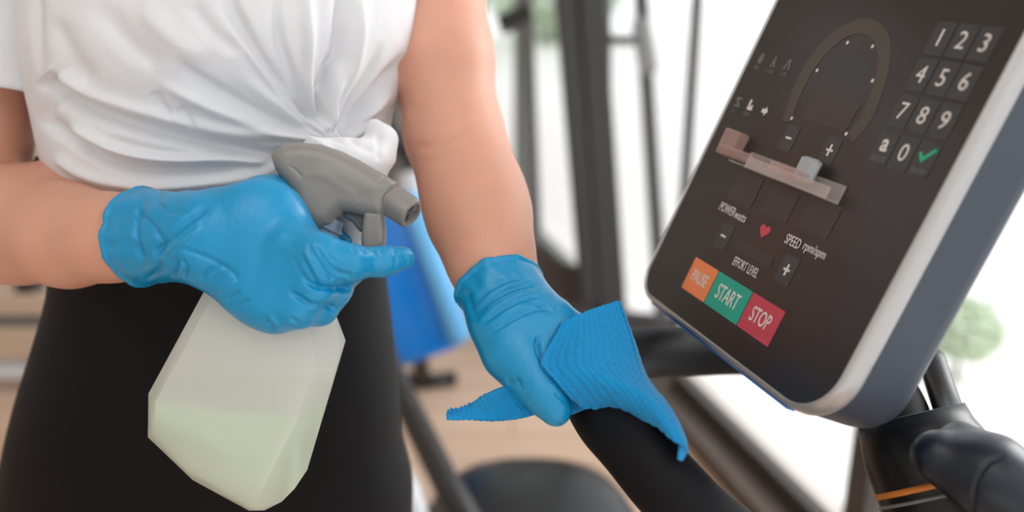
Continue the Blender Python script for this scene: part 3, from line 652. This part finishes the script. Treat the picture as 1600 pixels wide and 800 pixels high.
a, b = uv(1150, 383), uv(1208, 408); patch('level_display', rect(a[0], b[0], (a[1]+b[1])/2-.004, (a[1]+b[1])/2+.004), M['dim_ink'], mach)
hu, hv = uv(1195, 361); hp = []
for t in np.linspace(0, 2*math.pi, 40, endpoint=False):
    hp.append((hu+.0062*math.sin(t)**3, hv+.0055*(13*math.cos(t)-5*math.cos(2*t)-2*math.cos(3*t)-math.cos(4*t))/15))
patch('heart_mark', hp, M['heart'], mach)
for (x0, y0) in ((1165, 295), (1218, 318), (1280, 340)):
    a = uv(x0, y0); patch('dim_display', rect(a[0]-.017, a[0]+.017, a[1]-.012, a[1]+.012), M['dim_ink'], mach)
# arc scale and its dots
dots = [(1237.3, 185), (1276.9, 110.1), (1324.5, 66.8), (1363.6, 72.7), (1363.6, 126.3), (1322.4, 209.2)]
dd = np.array([uv(*q) for q in dots])
oc = [(1222, 190), (1236, 148), (1256, 105), (1284, 67), (1318, 40), (1352, 29), (1380, 40), (1391, 62), (1392, 92), (1384, 130), (1368, 175), (1350, 204), (1333, 223)]
ic = [(1236, 190), (1250, 152), (1268, 116), (1292, 84), (1320, 60), (1345, 52), (1362, 58), (1370, 76), (1371, 100), (1365, 134), (1352, 168), (1340, 190), (1326, 208)]
q1 = spline([uv(*q) for q in oc], 5); q2 = spline([uv(*q) for q in ic], 5)
am = MB(); am.loft([[pw(*a, -.0001), pw(*a, .0003), pw(*b, .0003), pw(*b, -.0001)] for a, b in zip(q1, q2)]); am.done('arc_scale', M['arc_ink'], mach, smooth=False)
for u, v in dd: patch('scale_dot', [(u+.0012*math.cos(t), v+.0015*math.sin(t)) for t in np.linspace(0, 2*math.pi, 14, endpoint=False)], M['white_ink'], mach)
a, b, c, e = uv(1275, 140), uv(1345, 165), uv(1320, 208), uv(1252, 185); patch('centre_display', [e, c, b, a], M['dim_ink'], mach)
for (px, py), s in (((1233, 216), '-'), ((1297, 235), '+')):
    a = uv(px, py); o = patch('display_key', rect(a[0]-.008, a[0]+.008, a[1]-.01, a[1]+.01), M['key'], mach); mark(s, a, o)
# small symbols at the left
def sym(kind, px, py, word, m_=None):
    m_ = m_ or M['grey_ink']; u, v = uv(px, py); s = .0042
    sh_ = {'drop': [(-.4, -1), (.4, -1), (.7, -.3), (.5, .4), (.25, 1.1), (-.25, 1.1), (-.5, .4), (-.7, -.3)],
           'figure': [(-.8, -1), (-.35, -1), (0, -.2), (.5, -1), (.9, -1), (.25, .2), (.25, 1.1), (-.25, 1.1), (-.25, .2)],
           'peak': [(-.9, -1), (-.5, -1), (-.1, .5), (.1, .5), (.5, -1), (.9, -1), (.3, 1.1), (-.3, 1.1)],
           'steps': [(-.9, 1), (.9, 1), (.9, .6), (-.2, .6), (.9, -.6), (.9, -1), (-.9, -1), (-.9, -.6), (.2, -.6), (-.9, .6)],
           'ell': [(-.8, 1.1), (-.3, 1.1), (-.3, -.3), (.2, -.3), (.2, .1), (.6, .1), (.9, -1), (-.8, -1)],
           'arrow': [(-.9, .5), (.1, .5), (.1, 1), (1, .1), (.1, -.8), (.1, -.3), (-.9, -.3)]}[kind]
    o = patch('symbol', [(u+a*s, v+b*s+.002) for a, b in sh_], m_, mach)
    if word: text(word, u, v-.0062, .0044, M['grey_ink'], o, sx=.75)
sym('drop', 1188, 95, 'FAN'); sym('figure', 1208, 101, 'COURSE'); sym('peak', 1230, 105, 'CLIMB')
sym('steps', 1152, 163, 'SET'); sym('ell', 1172, 168, 'SPEED', M['white_ink']); sym('arrow', 1193, 178, '', M['white_ink'])

# clear tablet rest fixed on the console
def cbox(name, u0, u1, v0, v1, n0, n1, m_, parent=mach, bev=.0012):
    q = MB(); q.box(pw((u0+u1)/2, (v0+v1)/2, (n0+n1)/2), ((u1-u0)/2, (v1-v0)/2, (n1-n0)/2), [PX, PU_, PN], bev); return q.done(name, m_, parent, smooth=False)
hv0 = uv(1230, 280)[1]
rest = cbox('tablet_rest', uv(1166, 250)[0], uv(1318, 305)[0], hv0-.004, hv0-.0025, .0005, .016, M['acrylic'])
cbox('back_plate', uv(1175, 240)[0], uv(1322, 300)[0], hv0-.004, hv0+.010, .0005, .0025, M['acrylic'], rest)
cbox('front_lip', uv(1195, 250)[0], uv(1322, 305)[0], hv0-.004, hv0+.005, .0135, .0155, M['acrylic'], rest)
cbox('end_block', uv(1150, 235)[0]-.008, uv(1198, 250)[0], hv0-.001, hv0+.0075, .0006, .014, M['acrylic_rose'], rest, .002)
cbox('end_hook', uv(1150, 230)[0]-.008, uv(1165, 235)[0], hv0+.005, hv0+.021, .0006, .013, M['acrylic_rose'], rest, .002)
cbox('clip_block', uv(1225, 265)[0]-.002, uv(1282, 285)[0], hv0, hv0+.0085, .003, .014, M['acrylic_rose'], rest, .0015)
cbox('clip_insert', uv(1262, 265)[0], uv(1290, 275)[0], hv0+.002, hv0+.020, .004, .013, M['frost'], rest, .004)

# stem under the console
stA = pw(.06, -.02, -.10)
st = MB(); b0 = P(1420, 700, .62); b1 = P(1500, 1000, .66)
s0 = P(1422, 648, .68); s1 = P(1490, 900, .66); s2 = np.array([s1[0]+.03, s1[1]+.02, .10])
sp_ = spline([s0, s1, s1+(s2-s1)*.5, s2], 8); st.tube(sp_, [.039]+[.0415]+[.0445]+[.0455]*22, 40); st.done('stem', M['black'], mach)
# printed ring on the stem
spd = np.r_[0, np.cumsum(np.linalg.norm(np.diff(sp_, axis=0), axis=1))]; on_stem = lambda t: np.array([np.interp(t, spd, sp_[:, i]) for i in range(3)]); axs = unit(on_stem(.07)-on_stem(.04))
def ring(c, r, h_, name, m_, par, ax, a0=0, a1=360):
    u = unit(RGT-(RGT@ax)*ax); v = np.cross(ax, u); q = MB(); L = []
    for a in np.linspace(R_(a0), R_(a1), 60):
        e = math.cos(a)*u+math.sin(a)*v; L.append([c+e*(r-.0015)-ax*h_, c+e*r-ax*h_, c+e*r+ax*h_, c+e*(r-.0015)+ax*h_])
    q.loft(L, cap=True); return q.done(name, m_, par)
ring(on_stem(.052), .0465, .0022, 'orange_band', mat('orange label', srgb(214, 128, 48), .5), mach, axs)
ring(on_stem(.060), .0465, .0012, 'grey_band', M['machine_grey'], mach, axs)
fo = MB(); fo.box((s2[0], s2[1]-.0, .05), (.09, .45, .05), bev=.02); fo.done('base', M['black'], mach)
# handlebar: one bent tube in foam
hb = spline([P(1424, 705, .69), P(1385, 612, .75), P(1300, 560, .83), P(1180, 548, .85), P(1080, 549, .83), P(1000, 552, .79), P(945, 566, .735), P(925, 600, .70), P(944, 645, .665), P(991, 697, .625), P(1046, 762, .60), P(1115, 828, .60), P(1215, 890, .65), P(1330, 930, .69), P(1470, 880, .70)], 12)
h_ = MB(); h_.tube(hb, list(np.interp(np.linspace(0, 1, len(hb)), [0, .42, .6, 1], [.0230, .0230, .0252, .0250])), 40); h_.done('handlebar', M['rubber'], mach)
# right-hand joint and grip pod
p0, p1, p2, p3 = P(1452, 722, .62), P(1505, 708, .60), P(1545, 752, .585), P(1640, 850, .60)
j = MB(); j.tube(spline([P(1455, 560, .76), P(1482, 640, .70), P(1505, 690, .64), P(1540, 745, .61)], 8), [.011]*25, 36); jo = j.done('grip_joint', M['black'], mach)
V, F = sdf(chain([(1466, 714, .60, 42), (1545, 752, .585, 56)], .02)+chain([(1500, 694, .62, 36), (1545, 728, .60, 50)], .02)+chain([(1548, 745, .585, 60), (1620, 800, .58, 62)], .01), .0018)
V = relax(V, F, 3); V = displace_front(V, F, [([(1495, 655), (1525, 662), (1528, 690)], 0, 3, 3), ([(1568, 712), (1540, 728), (1524, 760), (1520, 800)], -.0018, 2.5, 2.5, (.01, .01))])
obj('grip_pod', V, F, mat('navy black plastic', srgb(16, 26, 40), .38), mach)

# ------------------------------------------------------------------ cleaning cloth
def coons(top, right, bottom, left, nu=260, nv=300):
    """top A->B, right B->C, bottom D->C, left A->D; each a list of (px, py, depth)"""
    def rs(L, n):
        p = spline(L, 12); s = np.r_[0, np.cumsum(np.linalg.norm(np.diff(p*[1, 1, 900], axis=0), axis=1))]; s /= s[-1]
        return np.stack([np.interp(np.linspace(0, 1, n), s, p[:, i]) for i in range(3)], 1)
    T, Bo = rs(top, nu), rs(bottom, nu); Ri, Le = rs(right, nv), rs(left, nv)
    u = np.linspace(0, 1, nu)[None, :, None]; v = np.linspace(0, 1, nv)[:, None, None]
    S = (1-v)*T[None]+v*Bo[None]+(1-u)*Le[:, None]+u*Ri[:, None]-((1-u)*(1-v)*T[0]+u*(1-v)*T[-1]+(1-u)*v*Bo[0]+u*v*Bo[-1])
    return S, u[..., 0], v[..., 0]
def cloth_piece(S, u, v, nr, nd, name, parent=None, bulge=None, amp=.0034, **k):
    if bulge is not None: S = S+np.dstack([0*S[..., 0], 0*S[..., 0], bulge(u, v)+0*S[..., 0]])
    W = P_grid(S); du = np.gradient(W, axis=1); dv = np.gradient(W, axis=0); N = np.cross(du, dv); N /= np.linalg.norm(N, axis=2)[..., None]+1e-12
    if (N@FWD).mean() > 0: N = -N
    row_ = u*nr+.06*np.sin(v*9+u*20); gro = np.abs(np.sin(np.pi*row_))**.5
    dash = .5+.5*np.tanh(3*np.sin(2*np.pi*(v*nd)+1.7*np.floor(row_)+.6*np.sin(u*31)))
    ed = np.clip(np.minimum(np.minimum(u, 1-u)/.03, np.minimum(v, 1-v)/.03), 0, 1)
    h = ed*amp*(gro-1)*(.35+.65*dash)+.0003*hnoise(S[..., 0], S[..., 1], 3, 8)
    W = W+N*h[..., None]; nv_, nu_ = W.shape[:2]
    F = [[i*nu_+j, i*nu_+j+1, (i+1)*nu_+j+1, (i+1)*nu_+j] for i in range(nv_-1) for j in range(nu_-1)]
    o = obj(name, W.reshape(-1, 3), F, M['cloth'], parent, **k); q = o.modifiers.new('thickness', 'SOLIDIFY'); q.thickness = .0016; q.offset = -1; return o
def P_grid(S):
    d = S[..., 2:3]; return CAM+RGT*((S[..., 0:1]-CX)/FPX*d)-UPV*((S[..., 1:2]-CY)/FPX*d)+FWD*d
S, u, v = coons([(878, 503, .648), (915, 488, .655), (965, 470, .665)], [(965, 470, .665), (984, 525, .655), (1002, 588, .635), (1043, 640, .605), (1064, 681, .585), (1076, 707, .575)],
                [(893, 625, .632), (912, 638, .636), (960, 645, .625), (1012, 672, .598), (1038, 699, .578), (1057, 718, .570)], [(878, 503, .648), (862, 532, .642), (844, 566, .632), (864, 592, .628), (893, 625, .632)])
cloth = thing('cleaning_cloth', P(940, 645, .64), 'ribbed bright blue cleaning cloth draped over the handlebar under the gloved hand', 'cloth')
cloth_piece(S, u, v, 13, 24, 'upper_flap', cloth, bulge=lambda u, v: -.012*np.sin(np.pi*u)*np.sin(np.pi*v)+.0015*np.sin(9*u+4*v)*np.sin(np.pi*v))
S, u, v = coons([(965, 471, .667), (967, 472, .672), (968, 476, .678)], [(968, 476, .678), (990, 535, .668), (1010, 590, .65), (1048, 640, .618), (1070, 685, .598), (1075, 706, .585)],
                [(1058, 718, .575), (1066, 720, .578), (1075, 706, .585)], [(965, 471, .667), (984, 525, .656), (1002, 588, .636), (1040, 640, .606), (1060, 680, .586), (1058, 718, .575)], 30, 200)
cloth_piece(S, u, v, 2, 20, 'folded_edge', cloth, amp=.0004)
S, u, v = coons([(699, 640, .655), (728, 634, .655), (757, 616, .65), (790, 602, .652), (815, 598, .655)], [(815, 598, .655), (840, 620, .65), (858, 640, .65)],
                [(698, 655, .658), (735, 659, .655), (775, 664, .65), (820, 662, .645), (858, 652, .645)], [(699, 640, .655), (697, 648, .657), (698, 655, .658)], 220, 90)
cloth_piece(S, u, v, 18, 6, 'lower_flap', cloth, bulge=lambda u, v: .006*np.sin(np.pi*u)*np.sin(np.pi*v)+.002*np.sin(7*u+5*v))
S, u, v = coons([(855, 590, .64), (880, 600, .645), (905, 612, .648)], [(905, 612, .648), (912, 622, .645), (914, 640, .638)], [(850, 650, .65), (880, 652, .65), (914, 640, .638)], [(855, 590, .64), (850, 620, .645), (850, 650, .65)], 60, 60)
cloth_piece(S, u, v, 4, 5, 'tucked_fold', cloth)

# ------------------------------------------------------------------ background things
def at(px, py, z=0): return FZ(px, py, z)
def P3(px, py, d): return P(px, py, d)
def bar(name, pts, r, m_, parent, flat=1.0, n=16): q = MB(); q.tube(pts, r, n, flat=flat); return q.done(name, m_, parent)
def post(parent, x0, y0, x1, y1, d, half, m_, name, d1=None):
    """straight square bar between two points"""
    a, b = P(x0, y0, d), P(x1, y1, d1 or d); t = unit(b-a); s = unit(np.cross(t, FWD)); q = MB(); q.box((a+b)/2, (np.linalg.norm(b-a)/2, half, half*1.2), [t, s, np.cross(t, s)], .006); return q.done(name, m_, parent, smooth=False)
rack = thing('cable_machine', at(945, 470), 'tall charcoal steel gym machine with leaning uprights before the window', 'gym machine')
def to_floor(px, py, d, px2, py2, z=0.02):
    return FZ(px2, py2, z)
D1 = 2.75
for (xa, ya, xb, yb, hw, mm, nm) in ((862, -260, 925, 480, .033, 'machine', 'front_upright'), (905, -260, 957, 500, .040, 'machine', 'rear_upright'), (985, -260, 1036, 520, .020, 'machine', 'slanted_brace')):
    post(rack, xa, ya, xb, yb, D1, hw, M[mm], nm)
post(rack, 1000, 30, 1014, 115, D1-.06, .024, M['machine_grey'], 'brace_highlight'); post(rack, 945, 62, 1012, 64, D1, .012, M['machine'], 'cross_bar')  # short grey bar carries the brace's highlight as colour
post(rack, 880, 495, 1060, 512, D1-.02, .035, M['machine'], 'foot_rail'); post(rack, 938, -240, 940, 470, D1+.1, .030, M['machine_grey'], 'guide_rod')
rk2 = thing('cable_machine', at(840, 420), 'grey steel gym frame behind the charcoal machine, partly cut by the bare arm', 'gym machine')
post(rk2, 812, -200, 836, 385, 3.1, .026, M['machine_grey'], 'upright'); post(rk2, 780, 40, 830, 20, 3.1, .03, M['machine'], 'top_arm'); post(rk2, 745, 385, 960, 470, 3.0, .06, M['rail'], 'base_rail')

bench = thing('padded_bench', at(650, 600), 'bright blue padded gym backrest leaning on a black foot, behind the bottle', 'gym bench')
a, b = P(596, 330, 2.35), P(672, 540, 2.35)
t = unit(b-a); s = unit(np.cross(t, FWD)); fw = np.cross(t, s)
sg = 1 if s@RGT > 0 else -1
q = MB(); q.box((a+b)/2, (.215, .095, .035), [t, s, fw], .02); q.done('backrest', M['blue_pad'], bench)
q = MB(); q.box((a+b)/2+s*.085*sg-.03*FWD, (.205, .028, .045), [t, s, fw], .015); q.done('side_pad', M['light_blue_pad'], bench)
bar('foot', [FZ(622, 590, .022), FZ(660, 596, .022), FZ(712, 590, .022)], .022, M['black'], bench); bar('frame', [P(650, 520, 2.42), FZ(660, 592, .03)], .025, M['machine'], bench)
bar('red_knob', [P(612, 578, 2.36), P(624, 588, 2.36)], .02, M['red'], bench)
q2 = thing('training_bike', at(655, 480), 'pale grey training bike far off between the torso and the bare arm', 'exercise bike')
bar('frame_tube', [P(575, 130, 2.8), P(612, 205, 2.8), P(690, 290, 2.8)], .035, M['machine'], q2); bar('shroud', [P(590, 245, 2.9), P(640, 260, 2.9), P(660, 330, 2.9)], [.09, .10, .05], M['machine_grey'], q2)
bar('white_cover', [P(640, 270, 2.75), P(650, 330, 2.75)], .045, M['white_steel'], q2); bar('leg', [P(660, 330, 2.9), FZ(657, 470, .0)], .02, M['machine_grey'], q2)

tm = thing('rowing_machine', at(800, 790), 'blurred black gym machine low on the floor below the handlebar', 'gym machine')
hood = MB(); c0 = P(830, 895, 1.75)
rings = []
for zz, k in ((-.10, 1.0), (.0, 1.0), (.06, .96), (.10, .86), (.128, .66), (.142, .40), (.147, .12)):
    rings.append([c0+np.array([.235*k*np.sign(math.cos(t))*abs(math.cos(t))**.8, .30*k*np.sign(math.sin(t))*abs(math.sin(t))**.8, zz]) for t in np.linspace(0, 2*math.pi, 48, endpoint=False)])
hood.loft(rings); hood.done('motor_hood', M['black'], tm)
bar('left_rail', [P(560, 470, 2.1), P(640, 640, 1.9), P(700, 760, 1.75), P(760, 860, 1.65)], .028, M['machine'], tm); bar('rail_edge', [P(604, 560, 2.02), P(648, 645, 1.9), P(700, 742, 1.77)], .010, M['white_steel'], tm)
bar('side_strip', [P(600, 690, 1.7), P(640, 770, 1.65), P(665, 860, 1.6)], .022, M['white_steel'], tm)
bar('hood_leg', [c0+np.array([0, 0, -.05]), np.array([c0[0], c0[1], .02])], .05, M['black'], tm)

lb = thing('wooden_bench', at(20, 560), 'pale wooden bench with grey rails at the far left behind the person', 'bench')
ql = P(20, 470, 2.6)
for (py, hh, mm, nm) in ((473, .030, 'wood_light', 'slat'), (498, .008, 'machine_grey', 'rail'), (532, .045, 'wood_light', 'slat'), (578, .016, 'white_steel', 'rail')):
    q = MB(); c = P(-60, py, 2.6); q.box(c, (.55, .03, hh), None, .004); q.done(nm, M[mm], lb, smooth=False)
for px in (-280, 60):
    c = P(px, 520, 2.66); q = MB(); q.box((c[0], c[1], c[2]/2+.1), (.03, .03, c[2]/2+.09), None, .004); q.done('leg', M['machine'], lb, smooth=False)
    
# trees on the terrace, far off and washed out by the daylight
def tree(px, dist, h_, r, label, seed):
    rg = np.random.default_rng(seed); base = CAM+unit([(px-CX)/FPX, 1, 0])*dist; base[2] = -.16
    t = thing('tree', base, label, 'tree', None)
    q = MB(); q.tube([base, base+[r*.04, 0, h_*.5], base+[0, r*.04, h_*.8]], [r*.06, r*.05, r*.03], 12); q.done('trunk', M['rail'], t)
    V = []; F = []
    for i in range(900):
        c = rg.normal(size=3); c = c/np.linalg.norm(c)*rg.uniform(.45, 1)**.6*r*[1, 1, .8]+base+[0, 0, h_]; a = unit(rg.normal(size=3)); b_ = unit(np.cross(a, rg.normal(size=3))); s = min(.14, r*.16)
        k = len(V); V += [c-a*s, c+b_*s*.5, c+a*s, c-b_*s*.5]; F.append([k, k+1, k+2, k+3])
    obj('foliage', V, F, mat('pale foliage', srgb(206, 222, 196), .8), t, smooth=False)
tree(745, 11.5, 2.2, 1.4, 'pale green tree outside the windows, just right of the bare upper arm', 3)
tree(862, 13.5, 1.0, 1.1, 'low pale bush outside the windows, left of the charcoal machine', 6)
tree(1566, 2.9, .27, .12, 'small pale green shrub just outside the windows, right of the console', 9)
